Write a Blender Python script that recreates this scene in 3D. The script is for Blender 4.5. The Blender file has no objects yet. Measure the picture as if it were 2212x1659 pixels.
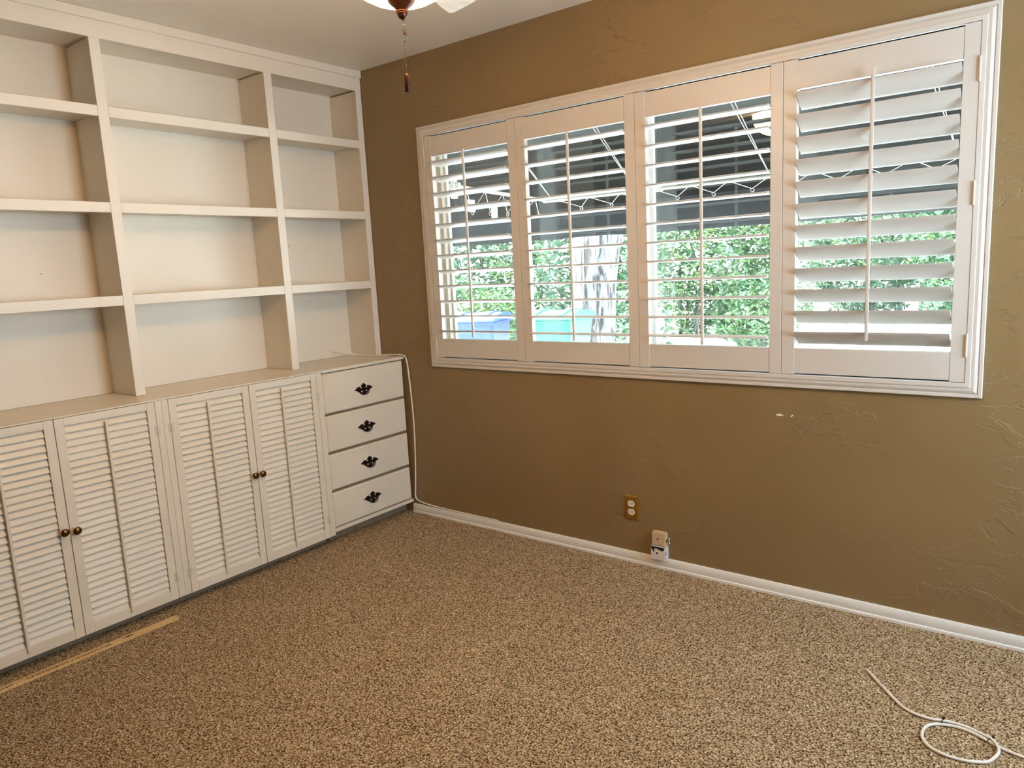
import bpy, bmesh, math, random
import numpy as np
from mathutils import Vector, Matrix
random.seed(7); RNG = np.random.default_rng(11)
scene = bpy.context.scene
COL = scene.collection

# ------------------------------------------------------------------ camera
F_PX, W_PX, H_PX = 1566.47, 2212.0, 1659.0
CAM = Vector((2.9399, -2.8087, 1.3604)); YAW, PITCH, ROLL = 0.6612, -0.1597, -0.0510
fw = Vector((-math.sin(YAW)*math.cos(PITCH), math.cos(YAW)*math.cos(PITCH), math.sin(PITCH)))
rt = fw.cross(Vector((0, 0, 1))).normalized(); up = rt.cross(fw)
cr, sr = math.cos(ROLL), math.sin(ROLL)
rt2 = cr*rt + sr*up; up2 = -sr*rt + cr*up
cam = bpy.data.cameras.new('camera'); cam.sensor_width = 36.0; cam.lens = F_PX/W_PX*36.0
cam.clip_start = 0.05; cam.clip_end = 200
camo = bpy.data.objects.new('camera', cam); COL.objects.link(camo)
camo.matrix_world = Matrix(((rt2.x, up2.x, -fw.x, CAM.x), (rt2.y, up2.y, -fw.y, CAM.y), (rt2.z, up2.z, -fw.z, CAM.z), (0, 0, 0, 1)))
scene.camera = camo

# ------------------------------------------------------------------ world, sun, daylight, exposure
world = bpy.data.worlds.new('sky'); scene.world = world; world.use_nodes = True
bg = world.node_tree.nodes['Background']; bg.inputs[0].default_value = (0.74, 0.88, 1.0, 1); bg.inputs[1].default_value = 12.5
sun = bpy.data.lights.new('sun', 'SUN'); sun.energy = 72.0; sun.angle = 0.01; sun.color = (1.0, 0.95, 0.86)
suno = bpy.data.objects.new('sun', sun); COL.objects.link(suno); suno.location = (-6, -3, 9)
suno.rotation_euler = Vector((0.72, 0.42, -0.74)).to_track_quat('-Z', 'Y').to_euler()
# daylight falling in through the small window of the right-hand wall
day = bpy.data.lights.new('side_window_daylight', 'AREA'); day.shape = 'RECTANGLE'; day.size = 0.85; day.size_y = 1.15
day.energy = 29.0; day.color = (0.70, 0.85, 1.0)
dayo = bpy.data.objects.new('side_window_daylight', day); COL.objects.link(dayo); dayo.location = (3.93, -0.75, 1.40)
dayo.rotation_euler = Vector((-1, 0, 0)).to_track_quat('-Z', 'Z').to_euler()
LAMP_L = 57.0
scene.view_settings.view_transform = 'Standard'; scene.view_settings.look = 'None'
scene.view_settings.gamma = 1.0; scene.view_settings.use_curve_mapping = False
scene.view_settings.exposure = 0.0

# ------------------------------------------------------------------ materials
def new_mat(name):
    m = bpy.data.materials.new(name); m.use_nodes = True
    return m, m.node_tree.nodes, m.node_tree.links, m.node_tree.nodes['Principled BSDF']
def nd(ns, t, **kw):
    n = ns.new(t)
    for k, v in kw.items():
        if k.startswith('i_'):
            n.inputs[int(k[2:])].default_value = v
        else: setattr(n, k, v)
    return n
def ramp(ns, pts):
    r = ns.new('ShaderNodeValToRGB'); e = r.color_ramp.elements
    while len(e) < len(pts): e.new(0.5)
    for k, (p, c) in enumerate(pts):
        e[k].position = p; e[k].color = c if len(c) == 4 else (*c, 1)
    return r
def plain(name, col, rough=0.5, metal=0.0, var=0.06, scale=6.0, bump=0.0, bscale=60.0, spec=0.5, bdist=0.002):
    m, ns, ln, b = new_mat(name)
    tc = ns.new('ShaderNodeTexCoord')
    n = nd(ns, 'ShaderNodeTexNoise'); n.inputs['Scale'].default_value = scale; n.inputs['Detail'].default_value = 3
    ln.new(tc.outputs['Object'], n.inputs['Vector'])
    r = ramp(ns, [(0.3, tuple(c*(1-var) for c in col)), (0.7, tuple(min(1, c*(1+var)) for c in col))])
    ln.new(n.outputs['Fac'], r.inputs['Fac']); ln.new(r.outputs['Color'], b.inputs['Base Color'])
    b.inputs['Roughness'].default_value = rough; b.inputs['Metallic'].default_value = metal
    b.inputs['Specular IOR Level'].default_value = spec
    if bump > 0:
        n2 = nd(ns, 'ShaderNodeTexNoise'); n2.inputs['Scale'].default_value = bscale; n2.inputs['Detail'].default_value = 4
        ln.new(tc.outputs['Object'], n2.inputs['Vector'])
        bp = ns.new('ShaderNodeBump'); bp.inputs['Strength'].default_value = bump; bp.inputs['Distance'].default_value = bdist
        ln.new(n2.outputs['Fac'], bp.inputs['Height']); ln.new(bp.outputs['Normal'], b.inputs['Normal'])
    return m
def emit(name, col, strength):
    m, ns, ln, b = new_mat(name)
    b.inputs['Base Color'].default_value = (*col, 1); b.inputs['Roughness'].default_value = 0.3
    b.inputs['Emission Color'].default_value = (*col, 1); b.inputs['Emission Strength'].default_value = strength
    return m
M = {}
M['paint'] = plain('bookcase_paint', (0.79, 0.718, 0.608), 0.42, var=0.025, scale=3.0, bump=0.05, bscale=90, bdist=0.001)
M['cab'] = plain('cabinet_paint', (0.765, 0.69, 0.57), 0.42, var=0.03, scale=4.0, bump=0.06, bscale=110, bdist=0.001)
M['shutter'] = plain('shutter_white', (0.66, 0.615, 0.565), 0.38, var=0.015, scale=3.0)
M['trim'] = plain('trim_white', (0.84, 0.82, 0.79), 0.40, var=0.03, scale=9.0)
M['hinge'] = plain('painted_hinge', (0.68, 0.61, 0.50), 0.4, var=0.06, scale=60)
M['brass_dark'] = plain('aged_brass', (0.16, 0.085, 0.03), 0.28, metal=1.0, var=0.25, scale=80)
M['black_iron'] = plain('dark_bronze_pull', (0.022, 0.013, 0.012), 0.38, metal=0.6, var=0.3, scale=120)
M['brass'] = plain('brass_plate', (0.46, 0.27, 0.055), 0.30, metal=0.9, var=0.08, scale=40)
M['ivory'] = plain('ivory_plastic', (0.80, 0.72, 0.60), 0.4, var=0.03)
M['beige_plastic'] = plain('beige_plastic', (0.62, 0.46, 0.29), 0.45, var=0.04)
M['jack_white'] = plain('white_plastic', (0.74, 0.71, 0.69), 0.45, var=0.06, scale=40)
M['black'] = plain('black_marks', (0.02, 0.018, 0.016), 0.6, var=0.1)
M['bronze'] = plain('oil_rubbed_bronze', (0.085, 0.032, 0.018), 0.30, metal=0.85, var=0.25, scale=50)
M['chrome'] = plain('bead_chain', (0.55, 0.45, 0.42), 0.2, metal=1.0)
M['cable'] = plain('white_cable', (0.84, 0.79, 0.72), 0.4, var=0.04, scale=20)
M['cable_cream'] = plain('cream_cable', (0.72, 0.62, 0.51), 0.45, var=0.04, scale=20)
M['chip'] = plain('bare_plaster', (0.92, 0.88, 0.83), 0.9)
M['toe'] = plain('toe_kick', (0.24, 0.175, 0.11), 0.6, var=0.12, scale=12)
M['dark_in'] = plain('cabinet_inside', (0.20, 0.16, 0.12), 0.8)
M['thread'] = plain('pale_thread', (0.78, 0.66, 0.50), 0.7)
M['window_frame'] = plain('aluminium_sash', (0.80, 0.80, 0.78), 0.35, var=0.02)
M['sash_tan'] = plain('tan_track', (0.50, 0.45, 0.35), 0.5, var=0.05)
M['gasket'] = plain('rubber_gasket', (0.012, 0.013, 0.016), 0.6)
M['globe'] = emit('lamp_glass', (1.0, 0.60, 0.25), LAMP_L)
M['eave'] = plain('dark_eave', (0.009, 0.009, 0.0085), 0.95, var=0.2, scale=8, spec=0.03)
M['canvas'] = plain('shade_cloth', (0.006, 0.008, 0.010), 0.95, var=0.35, scale=14, bump=0.3, bscale=30, spec=0.03)
M['rod_white'] = plain('white_rod', (0.70, 0.70, 0.66), 0.4)
M['cord'] = plain('white_cord', (0.75, 0.74, 0.70), 0.6)
M['bin_blue'] = plain('blue_bin_plastic', (0.03, 0.075, 0.33), 0.45, var=0.08)
M['bin_green'] = plain('green_bin_plastic', (0.014, 0.16, 0.115), 0.45, var=0.08)
M['concrete'] = plain('drive_concrete', (0.60, 0.61, 0.63), 0.85, var=0.22, scale=1.6, bump=0.2, bscale=20)
M['stucco'] = plain('far_stucco', (0.82, 0.80, 0.76), 0.9)
M['roof'] = plain('far_roof', (0.22, 0.19, 0.17), 0.9, var=0.2, scale=4)
M['far_glass'] = plain('far_window', (0.05, 0.08, 0.10), 0.15)
M['soil'] = plain('leaf_litter', (0.16, 0.12, 0.08), 0.95, var=0.4, scale=5)

def wood_mat(name, c0, c1, scale=14):
    m, ns, ln, b = new_mat(name); tc = ns.new('ShaderNodeTexCoord')
    mp = ns.new('ShaderNodeMapping'); mp.inputs['Scale'].default_value = (1.0, 0.06, 1.0)
    ln.new(tc.outputs['Object'], mp.inputs['Vector'])
    n = nd(ns, 'ShaderNodeTexNoise'); n.inputs['Scale'].default_value = scale*10; n.inputs['Detail'].default_value = 5
    ln.new(mp.outputs['Vector'], n.inputs['Vector'])
    r = ramp(ns, [(0.25, c0), (0.75, c1)]); ln.new(n.outputs['Fac'], r.inputs['Fac']); ln.new(r.outputs['Color'], b.inputs['Base Color'])
    b.inputs['Roughness'].default_value = 0.45
    return m
M['ruler'] = wood_mat('yardstick_wood', (0.64, 0.42, 0.17), (0.80, 0.58, 0.28))
M['blade'] = wood_mat('whitewashed_blade', (0.52, 0.50, 0.46), (0.78, 0.76, 0.72), 6)

# trowelled tan plaster
def plaster(name, c0, c1, strength):
    m, ns, ln, b = new_mat(name); tc = ns.new('ShaderNodeTexCoord')
    v = tc.outputs['Object']
    n0 = nd(ns, 'ShaderNodeTexNoise'); n0.inputs['Scale'].default_value = 2.2; n0.inputs['Detail'].default_value = 3
    ln.new(v, n0.inputs['Vector'])
    r0 = ramp(ns, [(0.35, c0), (0.68, c1)]); ln.new(n0.outputs['Fac'], r0.inputs['Fac']); ln.new(r0.outputs['Color'], b.inputs['Base Color'])
    # plateaus with ragged trowel edges
    n1 = nd(ns, 'ShaderNodeTexNoise'); n1.inputs['Scale'].default_value = 3.6; n1.inputs['Detail'].default_value = 9; n1.inputs['Roughness'].default_value = 0.62; n1.inputs['Distortion'].default_value = 0.5
    mp = ns.new('ShaderNodeMapping'); mp.inputs['Scale'].default_value = (1.0, 1.0, 1.5); mp.inputs['Rotation'].default_value = (0, 0.35, 0)
    ln.new(v, mp.inputs['Vector']); ln.new(mp.outputs['Vector'], n1.inputs['Vector'])
    r1 = ramp(ns, [(0.50, (0, 0, 0)), (0.525, (1, 1, 1))]); ln.new(n1.outputs['Fac'], r1.inputs['Fac'])
    n2 = nd(ns, 'ShaderNodeTexNoise'); n2.inputs['Scale'].default_value = 1.7; n2.inputs['Detail'].default_value = 2
    ln.new(v, n2.inputs['Vector'])
    r2 = ramp(ns, [(0.42, (0.05, 0.05, 0.05)), (0.62, (1, 1, 1))]); ln.new(n2.outputs['Fac'], r2.inputs['Fac'])
    mul = nd(ns, 'ShaderNodeMath', operation='MULTIPLY'); ln.new(r1.outputs['Color'], mul.inputs[0]); ln.new(r2.outputs['Color'], mul.inputs[1])
    n3 = nd(ns, 'ShaderNodeTexNoise'); n3.inputs['Scale'].default_value = 170; n3.inputs['Detail'].default_value = 3
    ln.new(v, n3.inputs['Vector'])
    add = nd(ns, 'ShaderNodeMath', operation='MULTIPLY_ADD'); add.inputs[1].default_value = 0.16
    ln.new(n3.outputs['Fac'], add.inputs[0]); ln.new(mul.outputs[0], add.inputs[2])
    bp = ns.new('ShaderNodeBump'); bp.inputs['Strength'].default_value = strength; bp.inputs['Distance'].default_value = 0.004
    ln.new(add.outputs[0], bp.inputs['Height']); ln.new(bp.outputs['Normal'], b.inputs['Normal'])
    b.inputs['Roughness'].default_value = 0.42; b.inputs['Specular IOR Level'].default_value = 0.45
    return m
M['wall'] = plaster('tan_plaster', (0.262, 0.173, 0.077), (0.284, 0.190, 0.087), 0.6)
M['ceiling'] = plaster('ceiling_plaster', (0.88, 0.83, 0.74), (0.92, 0.87, 0.78), 0.35)

# looped carpet
def carpet():
    m, ns, ln, b = new_mat('loop_carpet'); tc = ns.new('ShaderNodeTexCoord'); v = tc.outputs['Object']
    nz = nd(ns, 'ShaderNodeTexNoise'); nz.inputs['Scale'].default_value = 90; nz.inputs['Detail'].default_value = 4
    ln.new(v, nz.inputs['Vector'])
    mixv = nd(ns, 'ShaderNodeVectorMath', operation='MULTIPLY_ADD'); mixv.inputs[1].default_value = (0.010, 0.010, 0)
    ln.new(nz.outputs['Color'], mixv.inputs[0]); ln.new(v, mixv.inputs[2])
    vo = nd(ns, 'ShaderNodeTexVoronoi'); vo.inputs['Scale'].default_value = 172; vo.inputs['Randomness'].default_value = 0.9
    ln.new(mixv.outputs[0], vo.inputs['Vector'])
    hs = nd(ns, 'ShaderNodeSeparateColor'); ln.new(vo.outputs['Color'], hs.inputs[0])
    rc = ramp(ns, [(0.0, (0.44, 0.31, 0.17)), (0.35, (0.63, 0.47, 0.29)), (0.75, (0.77, 0.60, 0.40)), (1.0, (0.96, 0.81, 0.60))])
    ln.new(hs.outputs[0], rc.inputs['Fac'])
    rg = ramp(ns, [(0.0, (1, 1, 1)), (0.40, (0.92, 0.92, 0.92)), (0.72, (0.17, 0.12, 0.075))])
    ln.new(vo.outputs['Distance'], rg.inputs['Fac'])
    mx = nd(ns, 'ShaderNodeMix', data_type='RGBA', blend_type='MULTIPLY'); mx.inputs['Factor'].default_value = 1.0
    ln.new(rc.outputs['Color'], mx.inputs['A']); ln.new(rg.outputs['Color'], mx.inputs['B'])
    n2 = nd(ns, 'ShaderNodeTexNoise'); n2.inputs['Scale'].default_value = 3.0; n2.inputs['Detail'].default_value = 4
    ln.new(v, n2.inputs['Vector'])
    r2 = ramp(ns, [(0.3, (0.95, 0.94, 0.92)), (0.7, (1.0, 1.0, 1.0))]); ln.new(n2.outputs['Fac'], r2.inputs['Fac'])
    mx2 = nd(ns, 'ShaderNodeMix', data_type='RGBA', blend_type='MULTIPLY'); mx2.inputs['Factor'].default_value = 1.0
    ln.new(mx.outputs['Result'], mx2.inputs['A']); ln.new(r2.outputs['Color'], mx2.inputs['B'])
    n4 = nd(ns, 'ShaderNodeTexNoise'); n4.inputs['Scale'].default_value = 420; n4.inputs['Detail'].default_value = 3
    ln.new(v, n4.inputs['Vector'])
    r4 = ramp(ns, [(0.30, (0.55, 0.50, 0.44)), (0.62, (1.12, 1.12, 1.12))]); ln.new(n4.outputs['Fac'], r4.inputs['Fac'])
    mx4 = nd(ns, 'ShaderNodeMix', data_type='RGBA', blend_type='MULTIPLY'); mx4.inputs['Factor'].default_value = 1.0
    ln.new(mx2.outputs['Result'], mx4.inputs['A']); ln.new(r4.outputs['Color'], mx4.inputs['B'])
    ln.new(mx4.outputs['Result'], b.inputs['Base Color'])
    inv = nd(ns, 'ShaderNodeMath', operation='SUBTRACT'); inv.inputs[0].default_value = 1.0
    ln.new(vo.outputs['Distance'], inv.inputs[1])
    bp = ns.new('ShaderNodeBump'); bp.inputs['Strength'].default_value = 0.75; bp.inputs['Distance'].default_value = 0.006
    ln.new(inv.outputs[0], bp.inputs['Height']); ln.new(bp.outputs['Normal'], b.inputs['Normal'])
    b.inputs['Roughness'].default_value = 0.95; b.inputs['Specular IOR Level'].default_value = 0.1
    return m
M['carpet'] = carpet()

def glass():
    m, ns, ln, b = new_mat('window_glass'); ns.remove(b)
    out = ns['Material Output']
    tr = ns.new('ShaderNodeBsdfTransparent'); tr.inputs[0].default_value = (0.93, 0.96, 0.95, 1)
    gl = ns.new('ShaderNodeBsdfGlossy'); gl.inputs['Roughness'].default_value = 0.0; gl.inputs[0].default_value = (0.93, 1, 0.98, 1)
    fr = ns.new('ShaderNodeFresnel'); ge = ns.new('ShaderNodeNewGeometry')
    io = nd(ns, 'ShaderNodeMapRange'); io.inputs['To Min'].default_value = 1.62; io.inputs['To Max'].default_value = 1/1.62
    ln.new(ge.outputs['Backfacing'], io.inputs['Value']); ln.new(io.outputs['Result'], fr.inputs['IOR'])
    mx = ns.new('ShaderNodeMixShader')
    ln.new(fr.outputs[0], mx.inputs[0]); ln.new(tr.outputs[0], mx.inputs[1]); ln.new(gl.outputs[0], mx.inputs[2])
    du = ns.new('ShaderNodeBsdfTranslucent'); du.inputs[0].default_value = (0.9, 0.95, 0.95, 1)     # film of dust
    m2 = ns.new('ShaderNodeMixShader'); m2.inputs[0].default_value = 0.006
    ln.new(mx.outputs[0], m2.inputs[1]); ln.new(du.outputs[0], m2.inputs[2]); ln.new(m2.outputs[0], out.inputs[0])
    return m
M['glass'] = glass()

def leaf_mat(name, dark, light, yellow):
    m, ns, ln, b = new_mat(name); tc = ns.new('ShaderNodeTexCoord')
    n = nd(ns, 'ShaderNodeTexNoise'); n.inputs['Scale'].default_value = 2.4; n.inputs['Detail'].default_value = 6; n.inputs['Roughness'].default_value = 0.75
    ln.new(tc.outputs['Object'], n.inputs['Vector'])
    r = ramp(ns, [(0.30, dark), (0.52, light), (0.72, yellow)]); ln.new(n.outputs['Fac'], r.inputs['Fac']); ln.new(r.outputs['Color'], b.inputs['Base Color'])
    b.inputs['Roughness'].default_value = 0.32; b.inputs['Specular IOR Level'].default_value = 0.7
    b.inputs['Transmission Weight'].default_value = 0.0
    return m
M['leaf'] = leaf_mat('hedge_leaf', (0.020, 0.062, 0.032), (0.046, 0.124, 0.056), (0.150, 0.205, 0.060))
M['leaf2'] = leaf_mat('bush_leaf', (0.028, 0.080, 0.036), (0.072, 0.158, 0.055), (0.190, 0.250, 0.070))
def bark():
    m, ns, ln, b = new_mat('bark'); tc = ns.new('ShaderNodeTexCoord')
    mp = ns.new('ShaderNodeMapping'); mp.inputs['Scale'].default_value = (9, 9, 1.3); ln.new(tc.outputs['Object'], mp.inputs['Vector'])
    n = nd(ns, 'ShaderNodeTexNoise'); n.inputs['Scale'].default_value = 2.2; n.inputs['Detail'].default_value = 6; n.inputs['Distortion'].default_value = 0.4
    ln.new(mp.outputs['Vector'], n.inputs['Vector'])
    r = ramp(ns, [(0.42, (0.030, 0.027, 0.027)), (0.50, (0.15, 0.145, 0.15)), (0.8, (0.27, 0.265, 0.27))]); ln.new(n.outputs['Fac'], r.inputs['Fac']); ln.new(r.outputs['Color'], b.inputs['Base Color'])
    bp = ns.new('ShaderNodeBump'); bp.inputs['Strength'].default_value = 1.0; bp.inputs['Distance'].default_value = 0.03
    ln.new(n.outputs['Fac'], bp.inputs['Height']); ln.new(bp.outputs['Normal'], b.inputs['Normal']); b.inputs['Roughness'].default_value = 0.9
    return m
M['bark'] = bark()

# ------------------------------------------------------------------ geometry helpers
WLOC = {}
class MB:
    def __init__(s): s.v = []; s.f = []
    def box(s, x0, x1, y0, y1, z0, z1):
        k = len(s.v)
        s.v += [(x0,y0,z0),(x1,y0,z0),(x1,y1,z0),(x0,y1,z0),(x0,y0,z1),(x1,y0,z1),(x1,y1,z1),(x0,y1,z1)]
        s.f += [tuple(k+i for i in q) for q in ((0,3,2,1),(4,5,6,7),(0,1,5,4),(1,2,6,5),(2,3,7,6),(3,0,4,7))]
        return s
    def prism(s, poly, axis, a, b):
        # poly: 2-D points in the plane across the axis (x:(y,z), y:(x,z), z:(x,y))
        k = len(s.v); n = len(poly)
        for t in (a, b):
            for p, q in poly:
                s.v.append((t, p, q) if axis == 'x' else (p, t, q) if axis == 'y' else (p, q, t))
        s.f.append(tuple(k+i for i in range(n))[::-1]); s.f.append(tuple(k+n+i for i in range(n)))
        for i in range(n):
            j = (i+1) % n; s.f.append((k+i, k+j, k+n+j, k+n+i))
        return s
    def lathe(s, prof, c, n=24, axis='z', close=True):
        # prof: (radius, height along axis)
        k = len(s.v)
        for r, h in prof:
            for i in range(n):
                a = 2*math.pi*i/n; p, q = r*math.cos(a), r*math.sin(a)
                s.v.append((c[0]+p, c[1]+q, c[2]+h) if axis == 'z' else (c[0]+h, c[1]+p, c[2]+q) if axis == 'x' else (c[0]+p, c[1]+h, c[2]+q))
        for j in range(len(prof)-1):
            for i in range(n):
                i2 = (i+1) % n; s.f.append((k+j*n+i, k+j*n+i2, k+(j+1)*n+i2, k+(j+1)*n+i))
        if close:
            s.f.append(tuple(k+i for i in range(n))[::-1]); m = k+(len(prof)-1)*n; s.f.append(tuple(m+i for i in range(n)))
        return s
    def tube(s, pts, r, n=10, rad=None):
        P = [Vector(p) for p in pts]; k = len(s.v); t0 = (P[1]-P[0]).normalized()
        u = t0.orthogonal().normalized()
        for i, p in enumerate(P):
            t = ((P[min(i+1, len(P)-1)]-P[max(i-1, 0)])).normalized()
            u = (u - t*u.dot(t)).normalized(); w = t.cross(u)
            rr = rad[i] if rad else r
            for j in range(n):
                a = 2*math.pi*j/n; s.v.append(tuple(p + u*rr*math.cos(a) + w*rr*math.sin(a)))
        for i in range(len(P)-1):
            for j in range(n):
                j2 = (j+1) % n; s.f.append((k+i*n+j, k+i*n+j2, k+(i+1)*n+j2, k+(i+1)*n+j))
        s.f.append(tuple(k+j for j in range(n))[::-1]); m = k+(len(P)-1)*n; s.f.append(tuple(m+j for j in range(n)))
        return s
    def ball(s, c, r, n=8, m=6):
        return s.lathe([(max(r*math.sin(math.pi*i/m), 1e-5), -r*math.cos(math.pi*i/m)) for i in range(m+1)], c, n, close=False)
    def merge(s, o):
        k = len(s.v); s.v += o.v; s.f += [tuple(k+i for i in q) for q in o.f]; return s

def mesh_of(name, mb, mat, bevel=0.0, seg=2, smooth=None, origin=None):
    v = [Vector(p) for p in mb.v]
    if origin is None:
        lo = Vector((min(p.x for p in v), min(p.y for p in v), min(p.z for p in v))); hi = Vector((max(p.x for p in v), max(p.y for p in v), max(p.z for p in v)))
        origin = (lo+hi)/2
    me = bpy.data.meshes.new(name); me.from_pydata([tuple(p-origin) for p in v], [], mb.f); me.update()
    bm = bmesh.new(); bm.from_mesh(me)
    bmesh.ops.recalc_face_normals(bm, faces=bm.faces)
    if bevel > 0:
        bmesh.ops.bevel(bm, geom=[e for e in bm.edges if len(e.link_faces) == 2 and e.calc_face_angle(0) > 0.5], offset=bevel, segments=seg, affect='EDGES', clamp_overlap=True)
    if smooth is not None:
        for f in bm.faces: f.smooth = True
        for e in bm.edges:
            if len(e.link_faces) == 2 and e.calc_face_angle(0) > smooth: e.smooth = False
    bm.to_mesh(me); bm.free(); me.materials.append(mat)
    return me, origin
def place(name, me, origin, parent=None, rot=None):
    o = bpy.data.objects.new(name, me); COL.objects.link(o); origin = Vector(origin)
    if parent is not None:
        o.parent = parent; o.location = origin - WLOC[parent.name]
    else: o.location = origin
    if rot: o.rotation_euler = rot
    WLOC[o.name] = origin
    return o
def obj(name, mb, mat, parent=None, bevel=0.0, seg=2, smooth=None):
    me, org = mesh_of(name, mb, mat, bevel, seg, smooth)
    return place(name, me, org, parent)
def tag(o, label, cat, group=None):
    o['label'] = label; o['category'] = cat
    if group: o['group'] = group
    return o
def thing(name, loc, label, cat, group=None):
    o = bpy.data.objects.new(name, None); COL.objects.link(o); o.location = loc; o.empty_display_size = 0.1
    WLOC[o.name] = Vector(loc); return tag(o, label, cat, group)
def struct(name, mb, mat, parent=None, **kw):
    o = obj(name, mb, mat, parent, **kw)
    if parent is None: o['kind'] = 'structure'
    return o
def bx(*a): return MB().box(*a)
def crom(pts, n=8):
    P = [Vector(p) for p in pts]; out = []
    for i in range(len(P)-1):
        a, b, c, d = P[max(i-1, 0)], P[i], P[i+1], P[min(i+2, len(P)-1)]
        for k in range(n):
            t = k/n; out.append(tuple(0.5*((2*b)+(c-a)*t+(2*a-5*b+4*c-d)*t*t+(3*b-a-3*c+d)*t**3)))
    out.append(tuple(P[-1])); return out

# ------------------------------------------------------------------ the room
XL, XR, YB, YW, H = -0.43, 3.95, -3.85, 0.0, 2.44
WX0, WX1, WZ0, WZ1 = 0.272, 2.679, 0.898, 2.044      # window hole in the far wall
WT = 0.15                                              # wall thickness
struct('floor', bx(XL-WT, XR+WT, YB-WT, YW+WT, -0.12, 0.0), M['carpet'])
struct('ceiling', bx(XL-WT, XR+WT, YB-WT, YW+WT, H, H+0.12), M['ceiling'])
wb = MB()
wb.box(XL-WT, WX0, YW, YW+WT, 0, H).box(WX1, XR+WT, YW, YW+WT, 0, H).box(WX0, WX1, YW, YW+WT, 0, WZ0).box(WX0, WX1, YW, YW+WT, WZ1, H)
struct('wall_back', wb, M['wall'])
struct('wall_left', bx(XL-WT, XL, YB, YW, 0, H), M['wall'])
struct('wall_front', bx(XL-WT, XR+WT, YB-WT, YB, 0, H), M['wall'])
DY0, DY1, DZ0_, DZ1 = -1.22, -0.28, 0.84, 2.06
wr = MB().box(XR, XR+WT, YB, DY0, 0, H).box(XR, XR+WT, DY1, YW, 0, H).box(XR, XR+WT, DY0, DY1, DZ1, H).box(XR, XR+WT, DY0, DY1, 0, DZ0_)
struct('wall_right', wr, M['wall'])
# plain sash window in the right-hand wall
d = MB()
for y in (DY0, DY1-0.05): d.box(XR+0.05, XR+0.09, y, y+0.05, DZ0_, DZ1)
d.box(XR+0.05, XR+0.09, DY0, DY1, DZ1-0.05, DZ1).box(XR+0.05, XR+0.09, DY0, DY1, DZ0_, DZ0_+0.05).box(XR+0.05, XR+0.09, DY0, DY1, 1.43, 1.47)
w2 = struct('window_2', d, M['trim'], bevel=0.003)
obj('pane', bx(XR+0.068, XR+0.072, DY0+0.05, DY1-0.05, DZ0_+0.05, DZ1-0.05), M['glass'], w2)

# skirting with its quarter-round along the window wall
BBZ = 0.050
pf = [(0, 0), (0, BBZ), (-0.007, BBZ), (-0.0105, BBZ-0.005), (-0.0115, 0.0145), (-0.0105, 0.0125), (-0.0150, 0.0115), (-0.0165, 0.0095), (-0.0165, 0)]
bb = struct('baseboard_back', MB().prism(pf, 'x', 0.0, XR-0.0), M['trim'], smooth=0.6)
bbf = [(x, z) for x, z in pf]
struct('baseboard_right', MB().prism([(XR+p, q) for p, q in pf], 'y', YB, YW), M['trim'], smooth=0.6)

# ------------------------------------------------------------------ window: casing, frame, sashes, glass
win = MB()
CX0, CX1, CZ0, CZ1 = 0.2265, 2.7216, 0.8541, 2.0874
prof = [(0.0, 0.0), (0.0, 0.013), (0.002, 0.015), (0.011, 0.015), (0.012, 0.0125), (0.0145, 0.0125), (0.017, 0.0155), (0.024, 0.0185), (0.032, 0.0165), (0.0345, 0.0165), (0.036, 0.0195), (0.049, 0.0200), (0.0505, 0.0185), (0.0505, -0.02)]
k = len(win.v); n = len(prof)
for (sx, sz, cx, cz) in ((1, 1, CX0, CZ0), (-1, 1, CX1, CZ0), (-1, -1, CX1, CZ1), (1, -1, CX0, CZ1)):
    for w, h in prof: win.v.append((cx+sx*w, -h, cz+sz*w))
for c in range(4):
    c2 = (c+1) % 4
    for i in range(n-1): win.f.append((k+c*n+i, k+c*n+i+1, k+c2*n+i+1, k+c2*n+i))
wcas = struct('window_1', win, M['shutter'], smooth=0.45)
IX0, IX1, IZ0, IZ1 = CX0+0.0505, CX1-0.0505, CZ0+0.0505, CZ1-0.0505
YG = 0.118
fr = MB()
for a in ((WX0, IX0, 0.0, WT, WZ0, WZ1), (IX1, WX1, 0.0, WT, WZ0, WZ1), (WX0, WX1, 0.0, WT, WZ0, IZ0), (WX0, WX1, 0.0, WT, IZ1, WZ1)): fr.box(*a)
obj('jamb_lining', fr, M['shutter'], wcas)
ls = MB()   # light stop behind the panels
for a in ((IX0, IX0+0.010, 0.030, 0.045, IZ0, IZ1), (IX1-0.010, IX1, 0.030, 0.045, IZ0, IZ1)): ls.box(*a)
obj('light_stop', ls, M['shutter'], wcas)
tk = MB()
for a in ((IX0, IX0+0.022, 0.072, 0.098, IZ0, IZ1), (IX1-0.022, IX1, 0.072, 0.098, IZ0, IZ1)): tk.box(*a)
obj('sash_track', tk, M['sash_tan'], wcas)
MIDX = (IX0+IX1)/2
for a, b_ in ((IX0, MIDX+0.02), (MIDX-0.02, IX1)):
    y0 = YG-0.016 if a == IX0 else YG+0.002
    sf = MB()
    sf.box(a, a+0.032, y0, y0+0.02, IZ0, IZ1).box(b_-0.032, b_, y0, y0+0.02, IZ0, IZ1).box(a+0.032, b_-0.032, y0, y0+0.02, IZ0, IZ0+0.03).box(a+0.032, b_-0.032, y0, y0+0.02, IZ1-0.012, IZ1)
    sash = obj('window_sash', sf, M['window_frame'], wcas, bevel=0.0015, seg=1)
    gk = MB().box(a+0.0125, a+0.0185, y0-0.004, y0-0.0002, IZ0+0.002, IZ1-0.002)
    obj('gasket', gk, M['gasket'], sash)
    obj('pane', bx(a+0.028, b_-0.028, y0+0.009, y0+0.0125, IZ0+0.026, IZ1-0.008), M['glass'], sash)

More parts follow.
